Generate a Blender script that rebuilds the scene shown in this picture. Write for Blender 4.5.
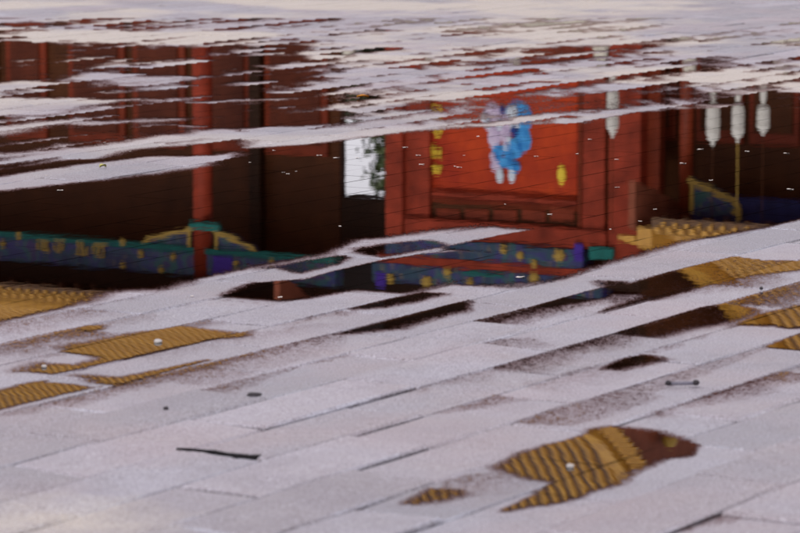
import bpy, bmesh, math, random
import numpy as np
from mathutils import Vector, Matrix
R = math.radians
random.seed(7)
for o in list(bpy.data.objects): bpy.data.objects.remove(o, do_unlink=True)
SC = bpy.context.scene
COL = SC.collection

# ------------------------------------------------------------------ camera
cam = bpy.data.cameras.new('camera'); camo = bpy.data.objects.new('camera', cam); COL.objects.link(camo)
cam.sensor_width = 36.0; cam.lens = 158.94
PITCH = math.atan(466.5/3532)
camo.location = (0, 0, 1.0); camo.rotation_euler = (math.pi/2 - PITCH, 0, 0)
cam.clip_start = 0.1; cam.clip_end = 5000
cam.dof.use_dof = True; cam.dof.focus_distance = 8.9; cam.dof.aperture_fstop = 11.5
SC.camera = camo

# ------------------------------------------------------------------ world, sun, exposure
SUN_EL, SUN_AZ = R(38), R(205)      # soft light from behind the camera, a little to the left
w = bpy.data.worlds.new('World'); SC.world = w; w.use_nodes = True
nt = w.node_tree; nt.nodes.clear()
sky = nt.nodes.new('ShaderNodeTexSky'); sky.sky_type = 'NISHITA'; sky.sun_disc = False
sky.sun_elevation = SUN_EL; sky.sun_rotation = SUN_AZ; sky.air_density = 1.0; sky.dust_density = 3.0
hs = nt.nodes.new('ShaderNodeHueSaturation'); hs.inputs['Saturation'].default_value = 0.0
mx = nt.nodes.new('ShaderNodeMix'); mx.data_type = 'RGBA'; mx.blend_type = 'MIX'
mx.inputs[0].default_value = 0.8; mx.inputs[7].default_value = (9.3, 9.0, 9.8, 1)   # even cloud cover over the clear sky
bg = nt.nodes.new('ShaderNodeBackground'); bg.inputs['Strength'].default_value = 0.15
wo = nt.nodes.new('ShaderNodeOutputWorld')
nt.links.new(sky.outputs[0], hs.inputs['Color']); nt.links.new(hs.outputs[0], mx.inputs[6])
nt.links.new(mx.outputs[2], bg.inputs['Color']); nt.links.new(bg.outputs[0], wo.inputs[0])
sl = bpy.data.lights.new('sun', 'SUN'); sl.energy = 1.5; sl.angle = R(14); sl.color = (1, .95, .88)
so = bpy.data.objects.new('sun', sl); COL.objects.link(so)
sd_ = Vector((math.sin(SUN_AZ)*math.cos(SUN_EL), math.cos(SUN_AZ)*math.cos(SUN_EL), math.sin(SUN_EL)))
so.rotation_euler = sd_.to_track_quat('Z', 'Y').to_euler(); so.location = (0, -10, 20)
SC.render.engine = 'CYCLES'
SC.view_settings.view_transform = 'Standard'; SC.view_settings.look = 'None'
SC.view_settings.exposure = 0.0; SC.view_settings.gamma = 1.0
SC.cycles.transparent_max_bounces = 16; SC.cycles.max_bounces = 8

# ------------------------------------------------------------------ helpers
class NT:
    def __init__(s, name):
        s.m = bpy.data.materials.new(name); s.m.use_nodes = True; s.t = s.m.node_tree; s.t.nodes.clear()
        s.out = s.n('ShaderNodeOutputMaterial')
    def n(s, k, **kw):
        o = s.t.nodes.new(k)
        for a, b in kw.items(): setattr(o, a, b)
        return o
    def l(s, a, b): s.t.links.new(a, b)
    def put(s, sock, v):
        if isinstance(v, bpy.types.NodeSocket): s.l(v, sock)
        elif isinstance(v, (tuple, list)) and len(v) == 3 and sock.type == 'RGBA': sock.default_value = (*v, 1)
        else: sock.default_value = v
    def math(s, op, a, b=0.0, c=0.0, clamp=False):
        o = s.n('ShaderNodeMath', operation=op); o.use_clamp = clamp
        s.put(o.inputs[0], a); s.put(o.inputs[1], b); s.put(o.inputs[2], c); return o.outputs[0]
    def mix(s, f, a, b, mode='MIX'):
        o = s.n('ShaderNodeMix', data_type='RGBA', blend_type=mode)
        s.put(o.inputs[0], f); s.put(o.inputs[6], a); s.put(o.inputs[7], b); return o.outputs[2]
    def ramp(s, v, stops):
        o = s.n('ShaderNodeValToRGB'); e = o.color_ramp.elements
        while len(e) < len(stops): e.new(.5)
        for i, (p, c) in enumerate(stops):
            e[i].position = p; e[i].color = (*c, 1) if len(c) == 3 else c
        s.put(o.inputs[0], v); return o.outputs[0]
    def noise(s, vec, scale, detail=3, rough=.55, dist=0):
        o = s.n('ShaderNodeTexNoise'); s.l(vec, o.inputs['Vector'])
        o.inputs['Scale'].default_value = scale; o.inputs['Detail'].default_value = detail
        o.inputs['Roughness'].default_value = rough; o.inputs['Distortion'].default_value = dist
        return o.outputs['Fac']
    def mapr(s, v, a, b, c, d):
        o = s.n('ShaderNodeMapRange'); s.put(o.inputs[0], v)
        for i, q in enumerate((a, b, c, d)): s.put(o.inputs[i+1], q)
        return o.outputs[0]
    def pos(s): return s.n('ShaderNodeNewGeometry').outputs['Position']
    def obj(s): return s.n('ShaderNodeTexCoord').outputs['Object']
    def scale(s, v, sc, rot=0):
        o = s.n('ShaderNodeMapping'); s.l(v, o.inputs[0]); o.inputs['Scale'].default_value = sc
        o.inputs['Rotation'].default_value = (0, 0, rot); return o.outputs[0]
    def bsdf(s, col, rough=.6, bump=None, bstr=.3, bdist=.01, spec=.5, metal=0, coat=0, coatr=.2):
        p = s.n('ShaderNodeBsdfPrincipled'); s.put(p.inputs['Base Color'], col); s.put(p.inputs['Roughness'], rough)
        s.put(p.inputs['Specular IOR Level'], spec); s.put(p.inputs['Metallic'], metal)
        s.put(p.inputs['Coat Weight'], coat); s.put(p.inputs['Coat Roughness'], coatr)
        if bump is not None:
            b = s.n('ShaderNodeBump'); b.inputs['Strength'].default_value = bstr; b.inputs['Distance'].default_value = bdist
            s.l(bump, b.inputs['Height']); s.l(b.outputs[0], p.inputs['Normal'])
        return p
    def fin(s, sh): s.l(sh.outputs[0], s.out.inputs[0]); return s.m

def simple(name, c, rough=.55, var=.25, scale=3.0, c2=None, coat=0, metal=0, sc=(1, 1, 1), spec=.15):
    t = NT(name); v = t.scale(t.obj(), sc)
    n = t.noise(v, scale, 5, .6); n2 = t.noise(v, scale*9, 3)
    dark = tuple(x*(1-var) for x in c); c2 = c2 or tuple(min(1, x*(1+var*.6)) for x in c)
    col = t.mix(t.mapr(n, .3, .7, 0, 1), dark, c2)
    col = t.mix(t.mapr(n2, .35, .75, 0, .35), col, tuple(x*.55 for x in c))
    return t.fin(t.bsdf(col, rough, n2, .25, .01, spec=spec, coat=coat, metal=metal))

def mesh(name, vs, fs, mat=None, smooth=False):
    me = bpy.data.meshes.new(name); me.from_pydata([tuple(v) for v in vs], [], fs); me.update()
    if mat: me.materials.append(mat)
    if smooth:
        for p in me.polygons: p.use_smooth = True
    return me
def link(name, me, parent=None, loc=(0, 0, 0), rot=(0, 0, 0)):
    o = bpy.data.objects.new(name, me); COL.objects.link(o); o.location = loc; o.rotation_euler = rot
    if parent: o.parent = parent
    return o
def tag(o, label=None, cat=None, group=None, kind=None):
    for k, v in (('label', label), ('category', cat), ('group', group), ('kind', kind)):
        if v: o[k] = v
    return o
def empty(name, loc, rz=0):
    o = bpy.data.objects.new(name, None); COL.objects.link(o); o.location = loc; o.rotation_euler = (0, 0, rz)
    o.empty_display_size = .3; return o
def bx(bm, x0, x1, y0, y1, z0, z1, bev=0):
    r = bmesh.ops.create_cube(bm, size=1)
    for v in r['verts']:
        v.co = Vector(((x0+x1)/2+v.co.x*(x1-x0), (y0+y1)/2+v.co.y*(y1-y0), (z0+z1)/2+v.co.z*(z1-z0)))
    if bev:
        es = list({e for v in r['verts'] for e in v.link_edges})
        bmesh.ops.bevel(bm, geom=es, offset=bev, segments=1, affect='EDGES')
def cyl(bm, x, y, z0, z1, r0, r1=None, seg=20):
    r1 = r0 if r1 is None else r1
    bmesh.ops.create_cone(bm, cap_ends=True, segments=seg, radius1=r0, radius2=r1, depth=z1-z0,
                          matrix=Matrix.Translation((x, y, (z0+z1)/2)))
def disc(bm, x, y, z, rx, rz, th=.03, seg=14):        # a round plate facing the front (-y)
    m = Matrix.Translation((x, y, z)) @ Matrix.Diagonal((rx, 1, rz, 1)) @ Matrix.Rotation(R(90), 4, 'X')
    bmesh.ops.create_cone(bm, cap_ends=True, segments=seg, radius1=1, radius2=.8, depth=th, matrix=m)
def done(bm, name, mat, parent=None, smooth=False):
    bmesh.ops.recalc_face_normals(bm, faces=bm.faces[:])
    me = bpy.data.meshes.new(name); bm.to_mesh(me); bm.free(); me.materials.append(mat)
    if smooth:
        for p in me.polygons: p.use_smooth = True
    return link(name, me, parent)
def part(name, mat, parent, *boxes, bev=.012):
    bm = bmesh.new()
    for b in boxes: bx(bm, *b, bev=bev)
    return done(bm, name, mat, parent)
def lathe(prof, seg=18, lobes=0, amp=0):
    vs, fs = [], []
    for r, z in prof:
        for i in range(seg):
            a = 2*math.pi*i/seg; q = r*(1+amp*math.cos(lobes*a)); vs.append((q*math.cos(a), q*math.sin(a), z))
    for j in range(len(prof)-1):
        for i in range(seg):
            k = (i+1) % seg; fs.append((j*seg+i, j*seg+k, (j+1)*seg+k, (j+1)*seg+i))
    fs.append(tuple(range(seg))[::-1]); fs.append(tuple((len(prof)-1)*seg+i for i in range(seg)))
    return vs, fs

# ------------------------------------------------------------------ paving lattice (metres on the ground)
UA = np.array((math.cos(R(59)), math.sin(R(59)))); VB = np.array((math.sin(R(59)), -math.cos(R(59))))
V0, WV, LU = -2.140, .1525, .477
def row_off(n): return .140 if n % 2 else .375
def hsh(a, b, s=0):
    q = np.sin(np.asarray(a)*127.1+np.asarray(b)*311.7+s*74.7)*43758.5453
    return q-np.floor(q)
def vnoise(x, y, s=0):
    xi = np.floor(x); yi = np.floor(y); fx = x-xi; fy = y-yi
    fx = fx*fx*(3-2*fx); fy = fy*fy*(3-2*fy)
    a = hsh(xi, yi, s); b = hsh(xi+1, yi, s); c = hsh(xi, yi+1, s); d = hsh(xi+1, yi+1, s)
    return (a*(1-fx)+b*fx)*(1-fy)+(c*(1-fx)+d*fx)*fy

# ------------------------------------------------------------------ standing water: outlines in ground metres (x, y, softness of the edge that starts there)
WATER = [
    ('M', -1.5, [(-2.134, 11.386, 0.3), (2.134, 11.386, 0.3), (0.865, 4.535, 0.3), (-0.865, 4.535, 0.3)]),
    ('M', -1.25, [(-4.161, 22.328, 0.3), (4.161, 22.328, 0.3), (2.706, 14.476, 0.3), (-2.706, 14.476, 0.3)]),
    ('M', -0.86, [(-0.41, 14.476, 0.25), (1.21, 14.242, 0.25), (1.407, 13.797, 0.25), (2.541, 13.584, 0.25), (2.134, 11.386, 0.25), (0.766, 11.24, 0.25), (0.308, 10.824, 0.25), (-0.243, 10.692, 0.25)]),
    ('M', 0.32, [(-2.706, 14.476, 0.15), (-0.361, 14.476, 0.15), (-0.291, 13.69, 0.15), (-0.235, 11.847, 0.15), (-0.215, 10.824, 0.15), (-0.516, 10.692, 0.15), (-0.974, 10.077, 0.15), (-1.096, 9.633, 0.15), (-1.681, 8.943, 0.15)]),
    ('M', -1.42, [(-1.119, 5.908, 0.1), (-0.769, 6.713, 0.1), (-0.587, 7.202, 0.1), (-0.302, 7.547, 0.1), (0.044, 7.766, 0.1), (0.376, 7.514, 0.1), (0.672, 7.854, 0.1), (1.021, 8.323, 0.1), (1.752, 9.325, 0.1), (1.441, 7.646, 0.1), (0.867, 7.055, 0.1), (0.439, 6.378, 0.1), (0.13, 6.462, 0.1), (-0.128, 6.402, 0.1), (-0.353, 6.15, 0.1), (-0.67, 5.837, 0.1), (-0.994, 5.232, 0.1)]),
    ('M', 0.0, [(0.236, 11.887, 0.2), (1.029, 12.091, 0.2), (2.296, 12.26, 0.2), (2.169, 11.574, 0.2), (0.776, 11.386, 0.2), (0.221, 11.098, 0.2)]),
    ('M', -2.0, [(-1.04, 5.483, 0.3), (1.11, 5.857, 0.3), (0.865, 4.535, 0.3), (-0.865, 4.535, 0.3)]),
    ('W', 3, [(-1.563, 8.304, 0.0375), (-1.157, 8.83, 0.0375), (-1.029, 9.035, 0.0375), (-0.912, 9.154, 0.0375), (-0.792, 9.275, 0.0375), (-0.634, 9.477, 0.0375), (-0.482, 9.74, 0.0375), (-0.496, 10.135, 0.0375), (-0.292, 10.284, 0.0225), (-0.206, 10.376, 0.0225), (0.0, 10.692, 0.0375), (0.167, 10.891, 0.0375), (0.309, 10.891, 0.0375), (0.592, 10.959, 0.0375), (0.666, 11.169, 0.0375), (0.811, 11.423, 0.0375), (0.982, 11.536, 0.0375), (1.314, 11.574, 0.0375), (2.197, 11.728, 0.0375), (1.902, 10.135, 0.015), (0.963, 8.445, 0.015), (0.865, 8.284, 0.0225), (0.687, 8.054, 0.0225), (0.627, 7.907, 0.0225), (0.551, 7.783, 0.03), (0.468, 7.663, 0.0225), (0.369, 7.433, 0.0225), (0.337, 7.37, 0.03), (0.282, 7.308, 0.03), (0.239, 7.262, 0.03), (0.188, 7.293, 0.03), (0.113, 7.324, 0.03), (0.035, 7.187, 0.0225), (-0.006, 7.142, 0.015), (-0.105, 7.202, 0.0225), (-0.202, 7.055, 0.015), (-0.251, 7.027, 0.015), (-0.371, 7.099, 0.0225), (-0.331, 7.247, 0.015), (-0.308, 7.433, 0.015), (-0.307, 7.58, 0.015), (-0.439, 7.355, 0.045), (-0.507, 7.217, 0.045), (-0.588, 7.217, 0.045), (-0.645, 6.984, 0.0225), (-0.773, 6.752, 0.0225), (-1.138, 6.011, 0.0375)]),
    ('D', -1.3, [(-1.313, 9.226, 0.0375), (-1.067, 9.375, 0.0375), (-0.957, 9.607, 0.0375), (-0.825, 9.66, 0.0375), (-0.743, 9.85, 0.0375), (-0.564, 9.906, 0.0375), (-0.484, 9.768, 0.0375), (-0.635, 9.502, 0.0375), (-0.794, 9.3, 0.0375), (-0.915, 9.178, 0.0375), (-1.029, 9.035, 0.0375), (-1.248, 8.763, 0.0375)]),
    ('D', -1.0, [(-1.363, 9.58, 0.0525), (-1.115, 9.795, 0.0525), (-0.994, 9.991, 0.0525), (-0.828, 10.106, 0.0525), (-0.927, 9.878, 0.0525), (-1.102, 9.687, 0.0525), (-1.334, 9.375, 0.0525)]),
    ('D', -1.2, [(-1.296, 9.906, 0.0675), (-0.98, 10.135, 0.0675), (-0.615, 10.824, 0.0675), (-0.416, 10.858, 0.0675), (-0.215, 10.824, 0.0675), (0.0, 10.925, 0.0675), (0.169, 10.994, 0.0675), (0.376, 11.028, 0.0675), (0.502, 11.046, 0.0675), (0.436, 10.959, 0.0675), (0.309, 10.891, 0.0675), (0.061, 10.725, 0.0675), (-0.207, 10.406, 0.0675), (-0.294, 10.345, 0.0675), (-0.521, 10.469, 0.0675), (-0.783, 10.194, 0.0675), (-1.121, 9.85, 0.0675)]),
    ('W', 1, [(-1.327, 9.325, 0.0375), (-1.09, 9.58, 0.0375), (-0.947, 9.795, 0.0375), (-0.841, 9.85, 0.0375), (-0.751, 10.165, 0.0375), (-0.513, 10.376, 0.0375), (-0.461, 10.135, 0.0375), (-0.565, 9.934, 0.0375), (-0.747, 9.906, 0.0375), (-0.937, 9.687, 0.0375), (-1.07, 9.4, 0.0375)]),
    ('W', 1, [(-2.491, 14.656, 0.09), (-1.411, 14.656, 0.09), (-1.21, 14.476, 0.09), (-1.306, 14.185, 0.09), (-1.135, 13.905, 0.09), (-1.407, 13.797, 0.09), (-1.483, 13.08, 0.09), (-2.209, 12.983, 0.09)]),
    ('W', 1, [(-1.345, 13.961, 0.075), (-1.013, 14.3, 0.075), (-0.648, 14.3, 0.075), (-0.785, 13.851, 0.075), (-1.125, 13.69, 0.075)]),
    ('W', 1, [(-0.788, 13.905, 0.06), (-0.348, 13.961, 0.06), (-0.329, 13.48, 0.06), (-0.607, 13.378, 0.06), (-0.77, 13.584, 0.06)]),
    ('W', 1, [(-0.767, 12.888, 0.06), (-0.309, 12.983, 0.06), (-0.303, 12.702, 0.06), (-0.57, 12.566, 0.06), (-0.728, 12.521, 0.06)]),
    ('W', 1, [(-1.274, 12.133, 0.0525), (-1.183, 12.26, 0.0525), (-0.933, 12.175, 0.0525), (-0.685, 12.389, 0.0525), (-0.454, 12.303, 0.0525), (-0.472, 12.05, 0.0525), (-0.917, 11.968, 0.0525), (-1.193, 12.009, 0.0525)]),
    ('W', 1, [(-0.951, 11.349, 0.0525), (-0.904, 11.574, 0.0525), (-0.659, 11.612, 0.0525), (-0.459, 11.728, 0.0525), (-0.235, 11.847, 0.0525), (-0.246, 11.574, 0.0525), (-0.519, 11.423, 0.0525), (-0.702, 11.24, 0.0525), (-0.859, 11.204, 0.0525)]),
    ('W', 1, [(-1.165, 10.563, 0.045), (-1.073, 10.791, 0.045), (-0.892, 10.824, 0.045), (-0.853, 10.725, 0.045), (-1.018, 10.531, 0.045), (-1.127, 10.437, 0.045)]),
    ('W', 1, [(-0.636, 11.204, 0.045), (-0.194, 11.386, 0.045), (-0.171, 10.959, 0.045), (-0.34, 10.891, 0.045), (-0.617, 10.858, 0.045), (-0.778, 10.959, 0.045)]),
    ('D', -1.1, [(-1.252, 12.795, 0.09), (-1.15, 13.08, 0.09), (-1.001, 13.08, 0.09), (-0.81, 12.983, 0.09), (-0.708, 12.795, 0.09), (-0.952, 12.433, 0.09), (-1.129, 12.433, 0.09)]),
    ('D', -1.1, [(-1.224, 13.584, 0.06), (-1.106, 13.69, 0.06), (-1.036, 13.532, 0.06), (-1.138, 13.378, 0.06)]),
    ('D', -1.1, [(-0.95, 13.69, 0.06), (-0.818, 13.743, 0.06), (-0.836, 13.532, 0.06)]),
    ('D', -1.2, [(-1.687, 11.887, 0.075), (-1.368, 12.05, 0.075), (-1.155, 11.968, 0.075), (-0.948, 11.927, 0.075), (-0.577, 11.968, 0.075), (-0.67, 11.807, 0.075), (-0.905, 11.807, 0.075), (-1.018, 11.386, 0.075), (-1.269, 11.169, 0.075), (-1.566, 11.028, 0.075)]),
    ('D', -1.0, [(-1.587, 12.433, 0.06), (-1.431, 12.611, 0.06), (-1.297, 12.702, 0.06), (-1.208, 12.521, 0.06), (-1.391, 12.26, 0.06)]),
    ('D', -1.0, [(-1.389, 10.627, 0.06), (-1.238, 10.891, 0.06), (-1.072, 11.098, 0.06), (-0.854, 11.133, 0.06), (-0.634, 11.169, 0.06), (-0.778, 10.959, 0.06), (-1.049, 10.858, 0.06), (-1.194, 10.5, 0.06), (-1.357, 10.376, 0.06)]),
    ('D', -1.0, [(-0.896, 11.689, 0.045), (-0.475, 11.968, 0.045), (-0.273, 12.009, 0.045), (-0.337, 11.887, 0.045), (-0.664, 11.689, 0.045)]),
    ('W', 0.25, [(0.247, 11.612, 0.1125), (0.34, 11.968, 0.1125), (0.543, 11.968, 0.1125), (0.725, 12.175, 0.1125), (0.838, 12.05, 0.1125), (0.791, 11.612, 0.1125), (0.517, 11.386, 0.1125), (0.257, 11.313, 0.1125)]),
    ('W', 0.3, [(0.033, 11.612, 0.09), (0.101, 11.807, 0.09), (0.22, 11.767, 0.09), (0.197, 11.574, 0.09), (0.065, 11.498, 0.09)]),
    ('W', 1.2, [(0.586, 16.582, 0.09), (0.761, 16.819, 0.09), (1.054, 16.94, 0.09), (1.332, 16.819, 0.09), (1.337, 16.582, 0.09), (1.023, 16.428, 0.09), (0.742, 16.39, 0.09)]),
    ('W', 1.0, [(-0.169, 17.062, 0.09), (-0.074, 17.355, 0.09), (0.0, 17.145, 0.09), (-0.019, 16.819, 0.09), (-0.119, 16.819, 0.09)]),
    ('W', 0.5, [(-1.964, 15.769, 0.09), (-1.621, 15.911, 0.09), (-1.418, 16.055, 0.09), (-1.517, 15.769, 0.09), (-1.77, 15.629, 0.09)]),
    ('W', 0.5, [(0.45, 15.911, 0.105), (0.727, 16.055, 0.105), (0.859, 15.983, 0.105), (0.626, 15.804, 0.105)]),
    ('W', 0.4, [(0.529, 14.358, 0.105), (0.823, 14.536, 0.105), (1.046, 14.476, 0.105), (0.968, 14.242, 0.105), (0.64, 14.128, 0.105)]),
    ('D', -1.15, [(-0.394, 7.449, 0.0562), (-0.307, 7.58, 0.045), (-0.18, 7.783, 0.03), (-0.124, 8.035, 0.0375), (-0.046, 8.073, 0.045), (0.063, 8.206, 0.045), (0.199, 8.304, 0.0375), (0.3, 8.206, 0.009), (0.203, 8.073, 0.015), (0.09, 7.889, 0.03), (0.191, 7.801, 0.015), (0.121, 7.818, 0.015), (0.044, 7.766, 0.009), (-0.037, 7.68, 0.0075), (-0.158, 7.465, 0.0075), (-0.212, 7.339, 0.0075), (-0.312, 7.277, 0.0225), (-0.434, 7.232, 0.0225)]),
    ('W', 0.55, [(-0.112, 7.854, 0.0263), (-0.034, 7.943, 0.0263), (0.069, 8.017, 0.0263), (0.118, 7.925, 0.0263), (0.045, 7.854, 0.0263), (-0.033, 7.731, 0.0263)]),
    ('W', 0.35, [(-0.297, 7.547, 0.0225), (-0.218, 7.646, 0.0225), (-0.132, 7.731, 0.0225), (-0.152, 7.58, 0.0225), (-0.234, 7.433, 0.0225)]),
    ('D', -1.5, [(0.369, 7.433, 0.0375), (0.467, 7.646, 0.0375), (0.573, 7.872, 0.03), (0.687, 8.054, 0.0225), (0.865, 8.284, 0.015), (1.053, 8.59, 0.03), (1.067, 8.129, 0.03), (0.887, 7.766, 0.015), (0.726, 7.731, 0.006), (0.598, 7.53, 0.006), (0.499, 7.339, 0.006)]),
    ('D', -0.15, [(0.167, 7.293, 0.0375), (0.294, 7.339, 0.0375), (0.37, 7.402, 0.0375), (0.461, 7.339, 0.0375), (0.406, 7.099, 0.0375), (0.329, 7.187, 0.0375), (0.202, 7.055, 0.0375), (0.122, 7.113, 0.0375)]),
    ('W', 0.55, [(0.419, 7.339, 0.0225), (0.498, 7.324, 0.0045), (0.597, 7.514, 0.0045), (0.725, 7.714, 0.0045), (0.786, 7.646, 0.015), (0.873, 7.646, 0.0263), (1.121, 7.854, 0.0263), (1.092, 7.646, 0.015), (0.858, 7.514, 0.015), (0.766, 7.449, 0.0263), (0.671, 7.339, 0.0225), (0.61, 7.232, 0.0225), (0.539, 7.113, 0.0263), (0.498, 7.055, 0.0075), (0.4, 6.887, 0.015), (0.451, 7.012, 0.03)]),
    ('D', -0.5, [(0.353, 7.055, 0.0225), (0.431, 7.172, 0.0225), (0.507, 7.157, 0.0225), (0.489, 7.07, 0.0225), (0.405, 6.914, 0.0225)]),
    ('W', 0.5, [(0.417, 6.623, 0.0045), (0.504, 6.779, 0.0045), (0.612, 6.97, 0.0045), (0.667, 7.027, 0.015), (0.725, 6.942, 0.0375), (0.672, 6.805, 0.0375), (0.575, 6.7, 0.0375), (0.489, 6.572, 0.0375)]),
    ('W', 0.9, [(0.649, 6.713, 0.0225), (0.694, 6.832, 0.015), (0.734, 6.9, 0.015), (0.797, 6.97, 0.0225), (1.029, 7.202, 0.0225), (0.952, 6.648, 0.0225), (0.764, 6.674, 0.0112), (0.734, 6.661, 0.0112), (0.713, 6.7, 0.0225), (0.663, 6.713, 0.0225)]),
    ('W', 1.4, [(0.672, 6.426, 0.0075), (0.743, 6.572, 0.0045), (0.756, 6.598, 0.0045), (1.009, 7.055, 0.015), (0.914, 6.378, 0.0075), (0.732, 6.39, 0.0075)]),
    ('W', 0.6, [(0.362, 6.195, 0.009), (0.41, 6.308, 0.009), (0.444, 6.331, 0.0225), (0.468, 6.285, 0.03), (0.438, 6.24, 0.03), (0.39, 6.184, 0.03)]),
    ('W', -0.85, [(0.338, 5.897, 0.0045), (0.535, 6.217, 0.0045), (0.672, 6.426, 0.015), (0.529, 6.15, 0.0225), (0.352, 5.837, 0.0225)]),
    ('W', 1.0, [(-0.006, 6.799, 0.0045), (0.114, 7.012, 0.0045), (0.141, 7.055, 0.015), (0.143, 6.928, 0.0338), (0.078, 6.832, 0.0338), (0.0, 6.674, 0.0338), (-0.104, 6.61, 0.0225), (-0.095, 6.636, 0.0045)]),
    ('W', 0.8, [(-0.089, 6.949, 0.0045), (0.0, 7.099, 0.0045), (0.062, 7.187, 0.015), (0.107, 7.172, 0.03), (0.061, 7.084, 0.03), (-0.01, 6.984, 0.03)]),
    ('W', 1.1, [(0.265, 6.956, 0.0045), (0.323, 7.07, 0.0045), (0.379, 7.172, 0.0045), (0.425, 7.247, 0.015), (0.427, 7.113, 0.0225), (0.362, 7.027, 0.0225), (0.308, 6.956, 0.0225)]),
    ('W', -0.8, [(0.172, 6.523, 0.0045), (0.229, 6.56, 0.03), (0.278, 6.462, 0.03), (0.202, 6.426, 0.03)]),
    ('W', -0.85, [(0.252, 6.053, 0.015), (0.356, 6.217, 0.015), (0.388, 6.15, 0.0375), (0.29, 5.938, 0.0375)]),
    ('W', -0.8, [(0.19, 5.655, 0.0045), (0.266, 5.788, 0.0045), (0.338, 5.897, 0.015), (0.406, 5.897, 0.0375), (0.33, 5.74, 0.0375), (0.259, 5.627, 0.0375)]),
    ('W', 2, [(0.148, 5.24, 0.0225), (0.188, 5.371, 0.015), (0.228, 5.439, 0.015), (0.255, 5.465, 0.0188), (0.293, 5.518, 0.0188), (0.301, 5.563, 0.0188), (0.336, 5.59, 0.0225), (0.396, 5.554, 0.0225), (0.424, 5.509, 0.0188), (0.456, 5.474, 0.009), (0.461, 5.431, 0.009), (0.446, 5.346, 0.0188), (0.402, 5.329, 0.0188), (0.367, 5.264, 0.0225), (0.331, 5.208, 0.0225), (0.308, 5.114, 0.0188), (0.274, 5.069, 0.015), (0.254, 5.016, 0.015), (0.218, 4.972, 0.015), (0.177, 4.944, 0.015), (0.142, 4.915, 0.009), (0.212, 5.069, 0.015), (0.221, 5.122, 0.0225), (0.179, 5.168, 0.0225)]),
    ('W', 0.2, [(0.003, 4.965, 0.015), (0.044, 5.069, 0.009), (0.076, 5.069, 0.03), (0.09, 5.031, 0.03), (0.043, 4.98, 0.03)]),
    ('W', -0.8, [(0.092, 5.153, 0.0225), (0.18, 5.2, 0.0375), (0.221, 5.122, 0.0375), (0.146, 5.061, 0.0375), (0.087, 5.046, 0.0375)]),
    ('W', 2, [(-0.994, 5.232, 0.0225), (-0.68, 5.928, 0.015), (-0.64, 6.032, 0.015), (-0.607, 6.064, 0.0112), (-0.554, 6.032, 0.009), (-0.505, 6.011, 0.009), (-0.563, 5.928, 0.009), (-0.661, 5.759, 0.0112), (-0.979, 5.153, 0.0225)]),
    ('W', 2, [(-0.672, 6.14, 0.0375), (-0.642, 6.217, 0.0225), (-0.589, 6.206, 0.0225), (-0.553, 6.285, 0.0225), (-0.61, 6.378, 0.03), (-0.626, 6.426, 0.03), (-0.551, 6.523, 0.0225), (-0.486, 6.636, 0.015), (-0.41, 6.7, 0.015), (-0.362, 6.661, 0.0225), (-0.307, 6.623, 0.03), (-0.3, 6.548, 0.0225), (-0.355, 6.523, 0.009), (-0.456, 6.366, 0.0075), (-0.589, 6.15, 0.0075), (-0.622, 6.107, 0.015)]),
    ('D', -1.2, [(-0.682, 6.262, 0.0225), (-0.645, 6.343, 0.0225), (-0.566, 6.331, 0.0225), (-0.553, 6.262, 0.0225), (-0.594, 6.206, 0.0225), (-0.65, 6.217, 0.0225)]),
    ('W', 1.2, [(-0.56, 6.107, 0.03), (-0.489, 6.096, 0.015), (-0.412, 6.195, 0.009), (-0.351, 6.285, 0.009), (-0.339, 6.285, 0.0075), (-0.406, 6.161, 0.006), (-0.48, 6.021, 0.006), (-0.52, 6.043, 0.015)]),
    ('W', 0.6, [(-0.614, 6.661, 0.015), (-0.586, 6.713, 0.015), (-0.558, 6.726, 0.015), (-0.565, 6.674, 0.015), (-0.598, 6.636, 0.015)]),
    ('D', -1.4, [(-0.622, 6.053, 0.009), (-0.59, 6.085, 0.009), (-0.501, 6.021, 0.009), (-0.509, 5.99, 0.009), (-0.562, 6.032, 0.009)]),
    ('W', -0.95, [(-0.715, 6.752, 0.075), (-0.528, 6.832, 0.075), (-0.528, 6.585, 0.075), (-0.658, 6.378, 0.075)]),
    ('W', -0.95, [(-0.403, 6.402, 0.075), (-0.133, 6.648, 0.075), (-0.183, 6.378, 0.075), (-0.35, 6.107, 0.075)])]
def sdf(px, py, pts):
    n = len(pts); best = np.full(px.shape, 1e9); soft = np.full(px.shape, .05); ins = np.zeros(px.shape, bool)
    for i in range(n):
        x0, y0, s0 = pts[i]; x1, y1, _ = pts[(i+1) % n]
        ex, ey = x1-x0, y1-y0; L = ex*ex+ey*ey+1e-12
        t = np.clip(((px-x0)*ex+(py-y0)*ey)/L, 0, 1)
        d = np.hypot(px-x0-t*ex, py-y0-t*ey)
        b = d < best; best = np.where(b, d, best); soft = np.where(b, s0, soft)
        c = ((y0 > py) != (y1 > py)) & (px < (x1-x0)*(py-y0)/(y1-y0+1e-12)+x0); ins ^= c
    return np.where(ins, best, -best), soft
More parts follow.
